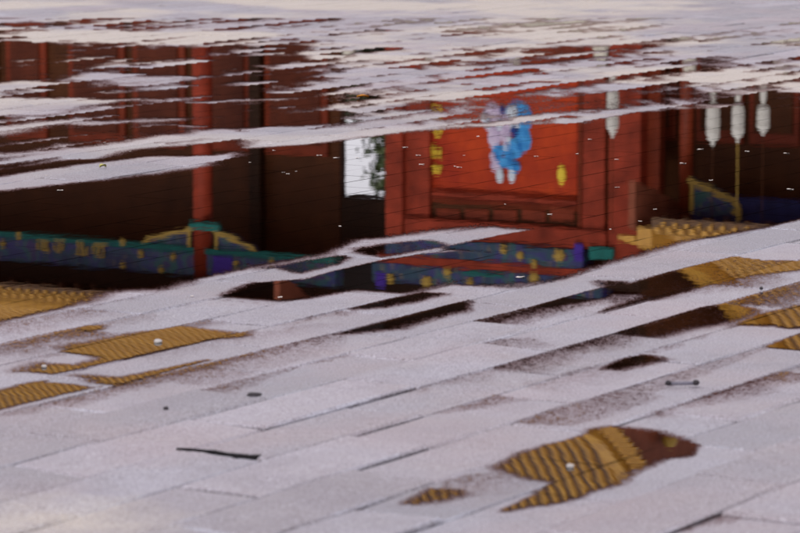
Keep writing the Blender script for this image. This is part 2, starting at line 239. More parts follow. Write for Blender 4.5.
def water_field(px, py):
    px = np.asarray(px, float); py = np.asarray(py, float)
    u = px*UA[0]+py*UA[1]; v = px*VB[0]+py*VB[1]
    wob = vnoise(px*9, py*5, 3)-.5; wob2 = vnoise(px*28, py*14, 4)-.5
    wob3 = (vnoise(px*19+py*3, py*9, 11)-.5)*np.clip((py-8.5)/2.5, 0, 1)
    f = np.full(px.shape, -1.6)
    nn = np.floor((V0-v)/WV); vf = (V0-v)/WV-nn                     # vf = 1 at the far joint of a row
    off = np.where(nn % 2 == 1, .140, .375); kk = np.floor((u-off)/LU); uf = (u-off)/LU-kk
    r1 = hsh(nn, kk, 1); r2 = hsh(nn, kk, 2); r3 = hsh(nn, kk, 5)
    big = vnoise(px*1.1+py*.2, py*1.3, 7)*.6+vnoise(px*3.1, py*2.6, 8)*.4
    mott = 1.9*(r1-.5)+1.5*(vf-.5)*(.35+r2)+1.6*(uf-.5)*(r3-.5)+.9*(big-.5)+.6*wob+.4*wob2+1.3*wob3
    sh = (hsh(nn, kk, 9)-.5)*np.clip(.03+(py-5.6)*.026, .03, .35)        # every stone sits a little differently, so edges step at the joints
    px = px+UA[0]*sh; py = py+UA[1]*sh
    for op, lev, pts in WATER:
        xs = [p[0] for p in pts]; ys = [p[1] for p in pts]; pad = .5
        m = (px > min(xs)-pad) & (px < max(xs)+pad) & (py > min(ys)-pad) & (py < max(ys)+pad)
        if not m.any(): continue
        d, s = sdf(px[m], py[m], pts)
        q = np.clip(d/s+.35*wob[m]*(s > .012)+(.3*wob2[m]+1.1*wob3[m])*(s > .012), -1.6, 1.2)
        if op == 'W': f[m] = np.maximum(f[m], np.minimum(q, lev))
        elif op == 'D': f[m] = np.minimum(f[m], np.maximum(-q, lev))
        else:
            wgt = np.clip(d/s+.5, 0, 1); f[m] = f[m]*(1-wgt)+(lev+mott[m]*(.42 if lev < -1.45 else .72 if lev < -1.3 else 1))*wgt
    f = f+np.where(np.abs(f) < 1.15, .42*(r1-.5)+.40*(vf-.5)+.3*(uf-.5)*(r3-.5), 0)
    return f
WZ = .0012

# ------------------------------------------------------------------ materials of the ground
def joints(t, p, size, smooth):
    mp = t.n('ShaderNodeMapping', vector_type='TEXTURE'); t.l(p, mp.inputs[0]); mp.inputs['Rotation'].default_value = (0, 0, R(59))
    mp.inputs['Location'].default_value = (.1375*math.cos(R(59))-2.140*math.sin(R(59)), .1375*math.sin(R(59))+2.140*math.cos(R(59)), 0)
    br = t.n('ShaderNodeTexBrick'); t.l(mp.outputs[0], br.inputs['Vector'])
    for k, q in (('Scale', 1.0), ('Mortar Size', size), ('Mortar Smooth', smooth), ('Brick Width', LU), ('Row Height', WV)): br.inputs[k].default_value = q
    return br.outputs['Fac']
def stone_mat(far=False):
    t = NT('damp paving stone'); p = t.pos(); g = t.n('ShaderNodeNewGeometry')
    oi = t.n('ShaderNodeObjectInfo')
    rnd = t.math('FRACT', t.math('ADD', t.math('MULTIPLY', g.outputs['Random Per Island'], 7.31), t.math('MULTIPLY', oi.outputs['Random'], 3.77)))
    big = t.noise(p, .9, 3, .55); mid = t.noise(p, 7, 4, .6); fine = t.noise(p, 200, 3, .7); grit = t.noise(p, 420, 2, .6)
    col = t.mix(t.mapr(mid, .3, .7, 0, 1), (.185, .176, .206), (.262, .252, .294))
    col = t.mix(t.mapr(rnd, 0, 1, 0, .5), col, (.285, .238, .262))
    tone = t.mapr(t.math('FRACT', t.math('MULTIPLY', rnd, 5.3)), 0, 1, .70, 1.12)
    col = t.mix(1.0, col, tone, 'MULTIPLY')
    sheen = joints(t, p, .011, .8)
    col = t.mix(t.math('MULTIPLY', sheen, t.mapr(t.noise(p, 5, 3, .6), .44, .60, 0, .6)), col, (.45, .47, .56))  # sky sheen on rounded brick edges, painted in as bluish white
    col = t.mix(t.mapr(t.noise(p, 3.1, 5, .68), .46, .66, 0, .55), col, (.135, .115, .135))
    col = t.mix(t.mapr(t.noise(p, 1.7, 4, .6), .46, .62, 0, .5), col, (.255, .190, .200))      # old damp stains
    jd = t.math('MULTIPLY', joints(t, p, .0045, .6), t.mapr(t.noise(p, 6.5, 3, .6), .36, .54, .05, .92))
    col = t.mix(jd, col, (.05, .04, .05))      # broken dark joint lines
    sx = t.n('ShaderNodeSeparateXYZ'); t.l(p, sx.inputs[0])
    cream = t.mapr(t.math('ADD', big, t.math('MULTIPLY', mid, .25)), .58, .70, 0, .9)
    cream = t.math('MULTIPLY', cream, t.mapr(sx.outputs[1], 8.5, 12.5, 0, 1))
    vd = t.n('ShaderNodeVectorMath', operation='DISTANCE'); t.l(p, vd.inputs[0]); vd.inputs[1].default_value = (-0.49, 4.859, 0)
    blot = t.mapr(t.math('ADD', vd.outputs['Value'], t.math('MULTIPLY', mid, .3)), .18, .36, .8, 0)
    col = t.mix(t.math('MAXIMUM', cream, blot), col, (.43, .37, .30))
    col = t.mix(t.mapr(fine, .38, .54, .6, 0), col, (.07, .045, .048))
    col = t.mix(t.mapr(grit, .50, .66, 0, .55), col, (.60, .59, .65))
    if far:                                              # joints carried on by colour where bricks are too small to pick apart
        col = t.mix(joints(t, p, .004, .1), col, (.06, .05, .05))
    h = t.math('ADD', t.math('MULTIPLY', fine, .7), t.math('MULTIPLY', mid, .8))
    rough = t.mapr(mid, .3, .7, .40, .66)
    return t.fin(t.bsdf(col, rough, h, .55, .004, spec=.45))
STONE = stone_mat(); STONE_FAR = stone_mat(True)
def water_mat():
    t = NT('rain water'); p = t.pos()
    a = t.n('ShaderNodeAttribute', attribute_name='depth').outputs['Fac']
    n1 = t.noise(p, 150, 2, .75); n2 = t.noise(p, 55, 2, .6); n3 = t.noise(p, 340, 1, .5)
    sp = t.math('ADD', t.math('MULTIPLY', t.math('SUBTRACT', n1, .5), 3.4), t.math('MULTIPLY', t.math('SUBTRACT', n2, .5), 2.0))
    sp = t.math('ADD', sp, t.math('MULTIPLY', t.math('SUBTRACT', n3, .5), 2.6))
    sp = t.math('MULTIPLY', sp, t.mapr(a, -1.3, -.8, 0, 1))
    q = t.math('ADD', a, sp)
    m = t.mapr(q, -.04, .04, 0, 1); damp = t.mapr(t.math('ADD', a, t.math('MULTIPLY', sp, .55)), -1.05, -.1, 0, 1)
    joint_dark = t.math('MULTIPLY', joints(t, p, .0042, .5), t.mapr(t.noise(p, 4.5, 3, .6), .38, .62, .08, .85))
    b = t.n('ShaderNodeBump'); b.inputs['Strength'].default_value = .5; b.inputs['Distance'].default_value = .00012
    t.l(t.noise(t.scale(p, (1, .5, 1)), 14, 2, .5), b.inputs['Height'])
    gl = t.n('ShaderNodeBsdfGlossy'); gl.inputs['Roughness'].default_value = 0.0; gl.inputs['Color'].default_value = (1, 1, 1, 1)
    t.l(b.outputs[0], gl.inputs['Normal'])
    tr = t.n('ShaderNodeBsdfTransparent'); t.put(tr.inputs[0], (.12, .045, .020))
    fr = t.n('ShaderNodeFresnel'); fr.inputs['IOR'].default_value = 1.34
    wtr = t.n('ShaderNodeMixShader'); t.l(fr.outputs[0], wtr.inputs[0]); t.l(tr.outputs[0], wtr.inputs[1]); t.l(gl.outputs[0], wtr.inputs[2])
    sb = t.bsdf((.003, .002, .0015), .9, spec=0)          # dark joint lines painted in where the reflection breaks
    w2 = t.n('ShaderNodeMixShader'); t.l(joint_dark, w2.inputs[0]); t.l(wtr.outputs[0], w2.inputs[1]); t.l(sb.outputs[0], w2.inputs[2]); wtr = w2
    cl = t.n('ShaderNodeBsdfTransparent'); t.put(cl.inputs[0], t.mix(damp, (1, 1, 1), (.50, .39, .38)))
    o = t.n('ShaderNodeMixShader'); t.l(m, o.inputs[0]); t.l(cl.outputs[0], o.inputs[1]); t.l(wtr.outputs[0], o.inputs[2])
    return t.fin(o)
WATERM = water_mat()
BED = simple('grey grit bedding', (.10, .085, .095), .9, .85, 5, c2=(.20, .18, .20))

# ------------------------------------------------------------------ ground sheet to the horizon
N = 1500
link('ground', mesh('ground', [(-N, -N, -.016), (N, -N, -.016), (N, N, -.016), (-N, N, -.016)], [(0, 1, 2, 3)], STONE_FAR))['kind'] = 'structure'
pav = link('pavement', mesh('pavement', [(-9, 1.5, -.0055), (9, 1.5, -.0055), (9, 33, -.0055), (-9, 33, -.0055)], [(0, 1, 2, 3)], BED)); pav['kind'] = 'structure'

# water sheet: fine grid that grows with distance
ys = 3532/(np.arange(575, 16, -1.25)+200.0); ac = np.arange(-640, 641, 2.2)/3532
GX = np.outer(ys, ac)*1.0; GY = np.repeat(ys[:, None], len(ac), 1)
F = water_field(GX, GY); nr, nc = F.shape
keep = np.zeros((nr-1, nc-1), bool)
mxf = np.maximum(np.maximum(F[:-1, :-1], F[1:, :-1]), np.maximum(F[:-1, 1:], F[1:, 1:])); keep = mxf > -1.35
used = np.zeros((nr, nc), bool)
for a in (0, 1):
    for b in (0, 1): used[a:nr-1+a, b:nc-1+b] |= keep
idx = -np.ones((nr, nc), int); idx[used] = np.arange(used.sum())
vs = np.stack([GX[used], GY[used], np.full(used.sum(), WZ)], 1)
I, J = np.nonzero(keep)
fs = np.stack([idx[I, J], idx[I, J+1], idx[I+1, J+1], idx[I+1, J]], 1)
me = bpy.data.meshes.new('puddle_water'); me.from_pydata(vs.tolist(), [], fs.tolist()); me.update(); me.materials.append(WATERM)
at = me.attributes.new('depth', 'FLOAT', 'POINT'); at.data.foreach_set('value', F[used].astype(np.float32))
link('puddle_water', me)['kind'] = 'structure'

# ------------------------------------------------------------------ the bricks
def brick_geo(rng, L, W, T=.05):
    c = .0035
    def j(a): return rng.uniform(-a, a)
    x, y = L/2, W/2; vs = []
    ring = [(-x, -y), (-x*.3, -y), (x*.35, -y), (x, -y), (x, y), (x*.25, y), (-x*.4, y), (-x, y)]
    ring = [(a+j(.0022), b+j(.0016)) for a, b in ring]
    ins = []
    for a, b in ring:
        d = c+rng.random()**3*.007; ins.append((a-math.copysign(d, a)*(abs(a) > x*.8), b-math.copysign(d, b)))
    vs = [(a, b, -T) for a, b in ring]+[(a, b, -c*(1+rng.random()*.6)) for a, b in ring]+[(a, b, 0) for a, b in ins]+[(j(.03), j(.01), j(.0005))]
    fs = []
    for k in range(8):
        q = (k+1) % 8
        fs += [(k, q, 8+q, 8+k), (8+k, 8+q, 16+q, 16+k), (16+k, 16+q, 24)]
    return vs, fs
GAP = .0045
rng = random.Random(3)
variants = [brick_geo(rng, LU-GAP, WV-GAP) for _ in range(10)]
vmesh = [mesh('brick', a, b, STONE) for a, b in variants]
cells = []
for n in range(-60, 150):
    for k in range(-12, 66):
        u = row_off(n)+(k+.5)*LU; v = V0-(n+.5)*WV
        x = u*UA[0]+v*VB[0]; y = u*UA[1]+v*VB[1]
        if abs(x) < 8.6 and 2.0 < y < 32.5: cells.append((n, k, x, y))
cx = np.array([c[2] for c in cells]); cy = np.array([c[3] for c in cells])
wet = np.full(len(cells), -9.0); mean = np.zeros(len(cells))
for du in (-.47, -.24, 0, .24, .47):
    for dv in (-.45, 0, .45):
        ff = water_field(cx+du*LU*UA[0]+dv*WV*VB[0], cy+du*LU*UA[1]+dv*WV*VB[1]); wet = np.maximum(wet, ff); mean += ff/15
SP, CP = math.sin(PITCH), math.cos(PITCH)
def screen(x, y):
    dep = y*CP+1.0*SP; up = y*SP-CP
    return x/dep*3532/400, up/dep*3532/266
infr = []
for i, c in enumerate(cells):
    X, Y = screen(c[2], c[3]); hx = .25/c[3]*3532/400; hy = .22/c[3]/c[3]*3532/266
    if abs(X) < 1+hx and abs(Y) < 1+hy: infr.append((c[3], i))
infr.sort(); single = {i for _, i in infr[:300]}
SV, SF = [], []
base = Matrix.Rotation(R(59), 4, 'Z')
for i, (n, k, x, y) in enumerate(cells):
    r = random.random
    if wet[i] < -1.0: z = .0016+.0034*r(); ta, tb = (r()-.5)*.008, (r()-.30)*.030
    elif mean[i] < 0: z = .0004-.0012*r(); ta, tb = (r()-.5)*.0015, (r()-.3)*.004
    else: z = -.0010-.0018*r(); ta, tb = (r()-.5)*.004, (r()-.5)*.01
    z = min(z, .0045)
    M = Matrix.Translation((x, y, z)) @ base @ Matrix.Rotation((r()-.5)*.008, 4, 'Z') @ Matrix.Rotation(tb, 4, 'X') @ Matrix.Rotation(ta, 4, 'Y')
    vi = random.randrange(10)
    if random.random() < .5: M = M @ Matrix.Rotation(math.pi, 4, 'Z') @ Matrix.Rotation(-2*tb, 4, 'X')
    if i in single:
        o = bpy.data.objects.new('brick', vmesh[vi]); COL.objects.link(o); o.parent = pav; o.matrix_basis = M
    else:
        b0 = len(SV); SV += [tuple(M @ Vector(q)) for q in variants[vi][0]]; SF += [tuple(a+b0 for a in f) for f in variants[vi][1]]
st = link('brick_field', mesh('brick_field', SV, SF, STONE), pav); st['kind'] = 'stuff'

# ================================================================== BUILDINGS (beyond the top of the frame, seen in the water)
# local frame: x along the front (to the right, nearer), y into the building, z up
BLOC, BROT = (0.0, 60.0, 0.0), R(-31)
RED = simple('dull red lacquer', (.28, .038, .017), .6, .5, 2.6)
DRED = simple('aged dark red lacquer', (.20, .032, .012), .5, .35, 2.5)
DARK = simple('dark brown timber', (.078, .024, .007), .6, .35, 2)  # even dark brown base colour
BLACK = simple('black stained timber', (.028, .011, .004), .6, .3, 4)
GOLD = simple('gold leaf paint', (.48, .31, .07), .4, .25, 30)
TEAL = simple('teal paint', (.014, .15, .13), .5, .3, 14)
PURP = simple('violet paint', (.07, .03, .30), .5, .3, 14)
ORNG = simple('orange red lacquer', (.38, .030, .012), .55, .25, .9, c2=(.60, .070, .011))
MARB = simple('weathered cream marble', (.60, .56, .47), .6, .22, 3)
WHITE = simple('white glazed paper', (.62, .60, .55), .5, .10, 30)
BLUE = simple('bright blue enamel', (.015, .22, .70), .35, .4, 9, c2=(.10, .45, .85))
LILAC = simple('pale lilac paint', (.50, .36, .62), .45, .35, 16, c2=(.85, .75, .88))
PALE = simple('pale blue white paint', (.68, .76, .84), .4, .2, 24)
def glaze(name, a, b):
    t = NT(name); v = t.obj(); n = t.noise(v, 2.2, 4, .6); n2 = t.noise(t.scale(v, (1, 1, 1)), 13, 3, .6)
    col = t.mix(t.mapr(n, .3, .7, 0, 1), a, b); col = t.mix(t.mapr(n2, .4, .7, 0, .45), col, (.24, .10, .02))
    return t.fin(t.bsdf(col, .4, n2, .2, .01, coat=.3))
TILE = glaze('amber glazed tile', (.50, .24, .026), (.70, .38, .06)); PAN = glaze('groove shaded pan tile', (.085, .036, .007), (.13, .055, .010))  # pan colour darkened to paint the shade in the grooves between ribs
def painted(name, ratio=1.0):
    t = NT(name); v = t.obj(); s1 = t.scale(v, (.9*ratio, 1, 2.2))
    vo = t.n('ShaderNodeTexVoronoi'); t.l(s1, vo.inputs['Vector']); vo.inputs['Scale'].default_value = 4.2
    n = t.noise(v, 2.0, 2); n3 = t.noise(v, 11, 3)
    col = t.ramp(n, [(.36, (.008, .012, .07)), (.45, (.008, .050, .08)), (.52, (.025, .014, .14)), (.60, (.010, .10, .085)), (.68, (.04, .018, .11))])
    col = t.mix(t.mapr(vo.outputs['Distance'], .10, .16, .4, 0), col, (.05, .14, .20))
    col = t.mix(t.mapr(n3, .60, .66, 0, .45), col, (.30, .20, .06))
    return t.fin(t.bsdf(col, .5))
PAINT = painted('painted blue green beam')

BARGE = simple('faded red barge board', (.26, .075, .04), .6, .3, 3)
def roof(root, s0, s1, prof, rib, verge_r=False, verge_l=False):
    """concave tiled slope: pan sheet, one row of cover tiles per rib, drip tiles, verge ridges"""
    def sheet(name, a, b, lift, mat, th=.08):
        vs, fs = [], []
        for y, z in prof: vs += [(a, y, z+lift), (b, y, z+lift), (b, y, z+lift-th), (a, y, z+lift-th)]
        for i in range(len(prof)-1):
            q = i*4
            for k in range(4): fs.append((q+k, q+(k+1) % 4, q+4+(k+1) % 4, q+4+k))
        fs.append((0, 1, 2, 3)); m = (len(prof)-1)*4; fs.append((m, m+1, m+2, m+3))
        return link(name, mesh(name, vs, fs, mat), root)
    rf = sheet('roof', s0, s1, 0, PAN, .16)
    vs, fs = [], []; seg = 7; r = rib*.25
    for (y, z) in prof:
        for i in range(seg):
            a = math.pi*i/(seg-1); vs.append((r*math.cos(a), y, z+r*1.5*math.sin(a)))
    for j in range(len(prof)-1):
        for i in range(seg-1): fs.append((j*seg+i, j*seg+i+1, (j+1)*seg+i+1, (j+1)*seg+i))
    fs.append(tuple(range(seg)))
    rm = mesh('cover_tile_row', vs, fs, TILE, True)
    n = int((s1-s0)/rib)
    for i in range(n): link('cover_tile_row', rm, rf, (s0+(i+.5)*rib, 0, 0))
    bm = bmesh.new(); y, z = prof[0]; disc(bm, 0, y-.03, z+.02, r*1.1, r*1.1, .05, 10)
    bmesh.ops.create_cone(bm, cap_ends=True, segments=3, radius1=rib*.34, radius2=rib*.30, depth=.03,
                          matrix=Matrix.Translation((rib/2, y-.03, z-.06)) @ Matrix.Rotation(R(90), 4, 'X') @ Matrix.Rotation(R(90), 4, 'Z'))
    dm = bpy.data.meshes.new('drip_tile'); bm.to_mesh(dm); bm.free(); dm.materials.append(TILE)
    for i in range(n): link('drip_tile', dm, rf, (s0+(i+.5)*rib, 0, 0))
    for on, s, d in ((verge_r, s1, 1), (verge_l, s0, -1)):
        if not on: continue
        a, b = sorted((s, s+d*.26)); sheet('verge_ridge', a, b, .34, TILE, .34)
        for i in range(len(prof)-1):                     # small tiles laid across the verge
            (ya, za), (yb, zb) = prof[i], prof[i+1]; L = math.hypot(yb-ya, zb-za); k = max(1, int(L/.2))
            for q in range(k):
                t = (q+.5)/k; bm = bmesh.new(); x = s+d*.32
                bx(bm, min(x, x+d*.34), max(x, x+d*.34), -.06, .06, -.04, .06, .02)
                o = done(bm, 'verge_tile', TILE, rf); o.location = (0, ya+(yb-ya)*t, za+(zb-za)*t+.16)
        a, b = sorted((s+d*.30, s+d*.42)); sheet('barge_board', a, b, .02, BARGE, .75)
    return rf
def rafters(root, s0, s1, y0, z0, y1, z1, step=.36):
    L = math.hypot(y1-y0, z1-z0); bm = bmesh.new(); bx(bm, -.05, .05, -L/2, L/2, -.05, .05)
    m = bpy.data.meshes.new('rafter'); bm.to_mesh(m); bm.free(); m.materials.append(DARK)
    n = int((s1-s0)/step)
    for i in range(n): link('rafter', m, root, (s0+(i+.5)*step, (y0+y1)/2, (z0+z1)/2), (math.atan2(z1-z0, y1-y0), 0, 0))
def rosette(root, s, y, z, r):
    bm = bmesh.new(); disc(bm, s, y, z, r, r, .03, 12)
    for k in range(6):
        a = k*math.pi/3; disc(bm, s+math.cos(a)*r*1.15, y+.008, z+math.sin(a)*r*1.15, r*.42, r*.42, .02, 8)
    return done(bm, 'rosette', GOLD, root)
def bracket(root, s, d, z, L, H, y=-.02):
    """carved corner brace under a beam: stepped curved plate with a gilded rim"""
    prof = [(0, 0), (L, 0), (L*.99, -H*.30), (L*.86, -H*.52), (L*.62, -H*.62), (L*.40, -H*.78), (L*.16, -H*.86), (0, -H)]
    vs = [(s+d*a, y, z+b) for a, b in prof]+[(s+d*a, y+.10, z+b) for a, b in prof]; n = len(prof)
    fs = [tuple(range(n)), tuple(range(2*n-1, n-1, -1))]+[(i, (i+1) % n, n+(i+1) % n, n+i) for i in range(n)]
    b = link('corner_brace', mesh('corner_brace', vs, fs, PAINT), root)
    rim = [prof[i] for i in range(1, n)]; vs, fs = [], []
    for i, (a, c) in enumerate(rim):
        for (e, g) in ((0, 0), (-.07, .07)): vs += [(s+d*(a+e), y-.025, z+c+g), (s+d*(a+e), y-.003, z+c+g)]
    for i in range(len(rim)-1):
        q = i*4; fs += [(q, q+4, q+6, q+2), (q, q+1, q+5, q+4), (q+2, q+3, q+7, q+6)]
    link('gilded_rim', mesh('gilded_rim', vs, fs, GOLD), b)
    part('gilded_edge', GOLD, b, (min(s, s+d*.07), max(s, s+d*.07), y-.03, y-.003, z-H*.97, z-.02), bev=.004)
    return b
def strokes(name, mat, root, s, z, w, h, y, seed, n=7):
    """gilded brush writing: crossing strokes of a square character"""
    g = random.Random(seed); bm = bmesh.new(); t = w*.10
    for k in range(4):
        zz = z-h/2+h*(k+.5)/4+g.uniform(-.06, .06)*h; a = g.uniform(.16, .5)*w
        e = g.uniform(-.2, .2)*w; bx(bm, s-a+e, s+a+e, y-.02, y, zz-t*.5, zz+t*.5, .003)
    for k in range(3):
        ss = s-w*.33+w*.33*k+g.uniform(-.05, .05)*w; a = g.uniform(.15, .5)*h
        bx(bm, ss-t/2, ss+t/2, y-.026, y-.003, z-a, z+a, .003)
    return done(bm, name, mat, root)
def column(root, s, r, z0, z1, y=0, mat=None):
    bm = bmesh.new(); cyl(bm, s, y, z0+.25, z1, r, r*.95, 24); c = done(bm, 'column', mat or RED, root, True)
    bm = bmesh.new(); cyl(bm, s, y, z0, z0+.25, r*1.5, r*1.2, 24); done(bm, 'column_base', MARB, c)
    return c

# ---------------------------------------------------------------- left hall
LH = tag(empty('temple_hall', BLOC, BROT), 'dark red hall with a single red column and golden roof, mirrored on the left', 'hall')
MIDR = simple('brown red lacquer', (.095, .020, .008), .5, .35, 2.5)
l0 = -13.362; l1 = -2.145
part('wall', DARK, LH, (l0, l1, 1.5, 1.7, 0, 7.6))
for a, b in ((-140, -60), (-50, 40), (48, 120), (128, 188), (196, 256), (264, 332)): pass
for a, b in [(-13.112, -11.245), (-11.052, -9.666), (-9.478, -8.542), (-8.033, -6.756), (-6.576, -5.416), (-5.239, -3.974), (-3.694, -2.355)]:
    f = part('door_leaf', DRED if a > -9.619 else DARK, LH, (a, b, 1.42, 1.497, 1.0, 5.3))
    part('door_panel', MIDR, f, (a+.14, b-.14, 1.38, 1.417, 3.3, 5.1), bev=.01)
    part('kick_board', RED if -9.525 < a < -9.242 else DRED, f, (a+.10, b-.10, 1.37, 1.417, 1.1, 3.05), bev=.01)
part('post', BLACK, LH, (-3.953, -3.716, 1.3, 1.5, 0, 7.4))
part('threshold', MARB, LH, (l0, l1, .9, 1.5, 0, .95))
column(LH, -4.065, 0.181, 0, 7.659)
column(LH, -10.784, 0.181, 0, 7.659)
zb0, zb1 = 6.952, 7.734
part('painted_beam', PAINT, LH, (-12.107, -1.25, -.10, .18, zb0, zb0+(zb1-zb0)*.55))
part('teal_moulding', TEAL, LH, (-12.107, -1.25, -.13, .15, zb0-.09, zb0-.003))
part('eave_beam', BLACK, LH, (-12.107, -1.25, -.06, .2, zb0+(zb1-zb0)*.55+.003, zb1))
part('beam_end', PURP, LH, (-3.788, -3.365, -.12, -.103, zb0+.02, zb0+.5))
for s, z in [(-8.417, 7.068), (-8.052, 6.896), (-5.728, 6.857), (-5.334, 7.048), (-4.641, 7.056), (-4.084, 7.108), (-3.299, 7.091), (-2.546, 7.004), (-5.728, 7.292), (-4.9, 7.307), (-9.386, 7.056), (-10.088, 7.213)]:
    rosette(LH, s, -.13, z, .05)
for i, (s, z) in enumerate([(-7.507, 7.045), (-7.147, 7.04), (-6.611, 7.042), (-6.256, 7.037)]):
    strokes('gilded_motif', GOLD, LH, s, z, .32, .30, -.115, 20+i)
zq = 7.011
bracket(LH, -4.309, -1, zq, 1.104, .52)
bracket(LH, -3.796, 1, zq, 0.908, .52)
for a in [-4.057, -3.738]:
    part('brace_cap', TEAL, LH, (a-.16, a+.16, -.24, -.14, zq-.62, zq-.50))
part('upper_wall', BLACK, LH, (l0, -1.29, .21, .4, zb1-.1, 8.548))
PL = [(-1.3, 7.748), (-.6, 8.108), (.3, 8.668), (1.3, 9.408), (2.3, 10.348), (3.2, 11.548), (3.5, 12.248)]
roof(LH, l0, -2.029, PL, .20, verge_r=True)
rafters(LH, l0, -2.029, -1.2, PL[0][1]-.16, .6, PL[0][1]+.42)
part('ridge', TILE, LH, (l0, -2.029, 3.4, 3.8, PL[-1][1]-.1, PL[-1][1]+.5))
part('gable_wall', BLACK, LH, (-2.029-.3, -2.029-.05, 0, 6.5, 7.0, PL[0][1]+.9))

# ---------------------------------------------------------------- link wall over the gap
part('lintel_wall', BLACK, LH, (l1+.01, -1.189, 1.5, 2.0, 5.988, 7.132))

# ---------------------------------------------------------------- central gate
CG = tag(empty('temple_gate', BLOC, BROT), 'bright red gate with a painted blue figure on its panel, mirrored mid puddle', 'gate')
def cbox(name, mat, xa, xb, ya, yb, y0, y1, **k): pass
NAVY = simple('navy blue paint', (.02, .05, .22), .5, .3, 20)
GOLD2 = simple('yellow gold paint', (.85, .62, .06), .4, .2, 30)
part('side_pier', RED, CG, (-0.227, 0.112, -0.120, 0.400, 0.000, 6.510))
part('door_jamb', RED, CG, (0.080, 0.575, 0.000, 0.300, 0.000, 6.240))
pn = part('painted_panel', ORNG, CG, (0.544, 3.362, 0.120, 0.300, 3.484, 5.591), bev=.004)
part('jamb_moulding', DRED, CG, (3.446, 3.511, -0.020, 0.200, 0.000, 6.041))
part('panel_rail', RED, CG, (0.603, 3.415, 0.020, 0.300, 5.584, 5.713))
part('transom_rail', DRED, CG, (0.633, 3.442, -0.030, 0.300, 5.711, 5.765))
part('transom_panel', DARK, CG, (0.568, 3.383, 0.080, 0.300, 5.785, 6.068))
part('transom_insert', DRED, CG, (0.684, 1.155, 0.050, 0.078, 5.892, 6.088))
part('transom_insert', DRED, CG, (1.243, 1.710, 0.050, 0.078, 5.859, 6.054))
part('transom_insert', DRED, CG, (1.797, 2.259, 0.050, 0.078, 5.826, 6.020))
part('transom_insert', DRED, CG, (2.346, 2.804, 0.050, 0.078, 5.793, 5.987))
part('transom_insert', DRED, CG, (2.889, 3.343, 0.050, 0.078, 5.761, 5.954))
part('lintel', RED, CG, (0.128, 4.010, -0.080, 0.300, 6.053, 6.368))
part('side_pier', RED, CG, (3.530, 3.950, -0.020, 0.350, 0.000, 6.275))
part('side_pier', RED, CG, (4.036, 4.628, -0.060, 0.350, 0.000, 6.548))
part('pier_groove', DARK, CG, (3.914, 3.968, 0.060, 0.300, 0.000, 6.588))
part('painted_beam', PAINT, CG, (-0.227, 3.602, -0.120, 0.300, 6.395, 6.711))
part('violet_end', PURP, CG, (3.450, 3.618, -0.150, -0.123, 6.284, 6.575))
part('teal_block', TEAL, CG, (3.735, 4.181, -0.160, -0.080, 6.321, 6.528))
part('red_strip', RED, CG, (-0.383, 3.977, -0.160, 0.300, 6.705, 6.851))
part('painted_beam', PAINT, CG, (-0.488, 3.956, -0.120, 0.300, 6.866, 7.189))
part('corner_board', BLACK, CG, (3.933, 4.617, -0.040, 0.300, 6.570, 7.036))
part('teal_panel', TEAL, CG, (1.310, 2.103, -0.150, -0.123, 6.902, 6.970))
part('violet_end', PURP, CG, (-0.409, -0.209, -0.150, -0.123, 7.024, 7.301))
part('apron_panel', DRED, CG, (0.556, 3.372, 0.100, 0.300, 0.000, 3.474))
rosette(CG, 1.023, -.16, 6.939, 0.064)
rosette(CG, 0.621, -.16, 7.147, 0.080)
rosette(CG, 3.173, -.16, 6.514, 0.080)
rosette(CG, 2.700, -.16, 6.680, 0.048)
rosette(CG, 2.700, -.16, 6.933, 0.072)
rosette(CG, -0.103, -.16, 7.129, 0.064)
rosette(CG, 2.108, -.16, 6.484, 0.056)
rosette(CG, 2.434, -.16, 6.564, 0.048)
rosette(CG, 1.471, -.16, 7.087, 0.056)
strokes('gilded_character', GOLD2, CG, 0.655, 4.571, .27, 0.270, .10, 40)
strokes('gilded_character', GOLD2, CG, 0.655, 4.929, .27, 0.270, .10, 41)
strokes('gilded_character', GOLD2, CG, 0.655, 5.219, .27, 0.170, .10, 42)
strokes('gilded_character', GOLD2, CG, 0.655, 4.248, .27, 0.270, .10, 43)
strokes('gilded_character', GOLD2, CG, 0.655, 3.908, .27, 0.270, .10, 44)
bm = bmesh.new(); disc(bm, 1.750, 0.108, 4.299, 0.207, 0.264, .02, 16); done(bm, 'painted_figure', LILAC, pn)
bm = bmesh.new(); disc(bm, 2.232, 0.106, 4.277, 0.282, 0.297, .02, 16); done(bm, 'painted_figure', BLUE, pn)
bm = bmesh.new(); disc(bm, 2.174, 0.104, 4.381, 0.132, 0.149, .02, 16); done(bm, 'painted_figure', PALE, pn)
bm = bmesh.new(); disc(bm, 2.328, 0.101, 4.642, 0.169, 0.215, .02, 16); done(bm, 'painted_figure', BLUE, pn)
bm = bmesh.new(); disc(bm, 1.788, 0.099, 4.635, 0.132, 0.198, .02, 16); done(bm, 'painted_figure', LILAC, pn)
bm = bmesh.new(); disc(bm, 2.001, 0.097, 4.456, 0.113, 0.264, .02, 16); done(bm, 'painted_figure', LILAC, pn)
bm = bmesh.new(); disc(bm, 1.846, 0.095, 4.868, 0.113, 0.132, .02, 16); done(bm, 'painted_figure', BLUE, pn)
bm = bmesh.new(); disc(bm, 2.136, 0.093, 4.820, 0.207, 0.165, .02, 16); done(bm, 'painted_figure', BLUE, pn)
bm = bmesh.new(); disc(bm, 2.039, 0.090, 4.707, 0.094, 0.132, .02, 16); done(bm, 'painted_figure', PALE, pn)
bm = bmesh.new(); disc(bm, 1.962, 0.088, 5.048, 0.188, 0.099, .02, 16); done(bm, 'painted_figure', BLUE, pn)
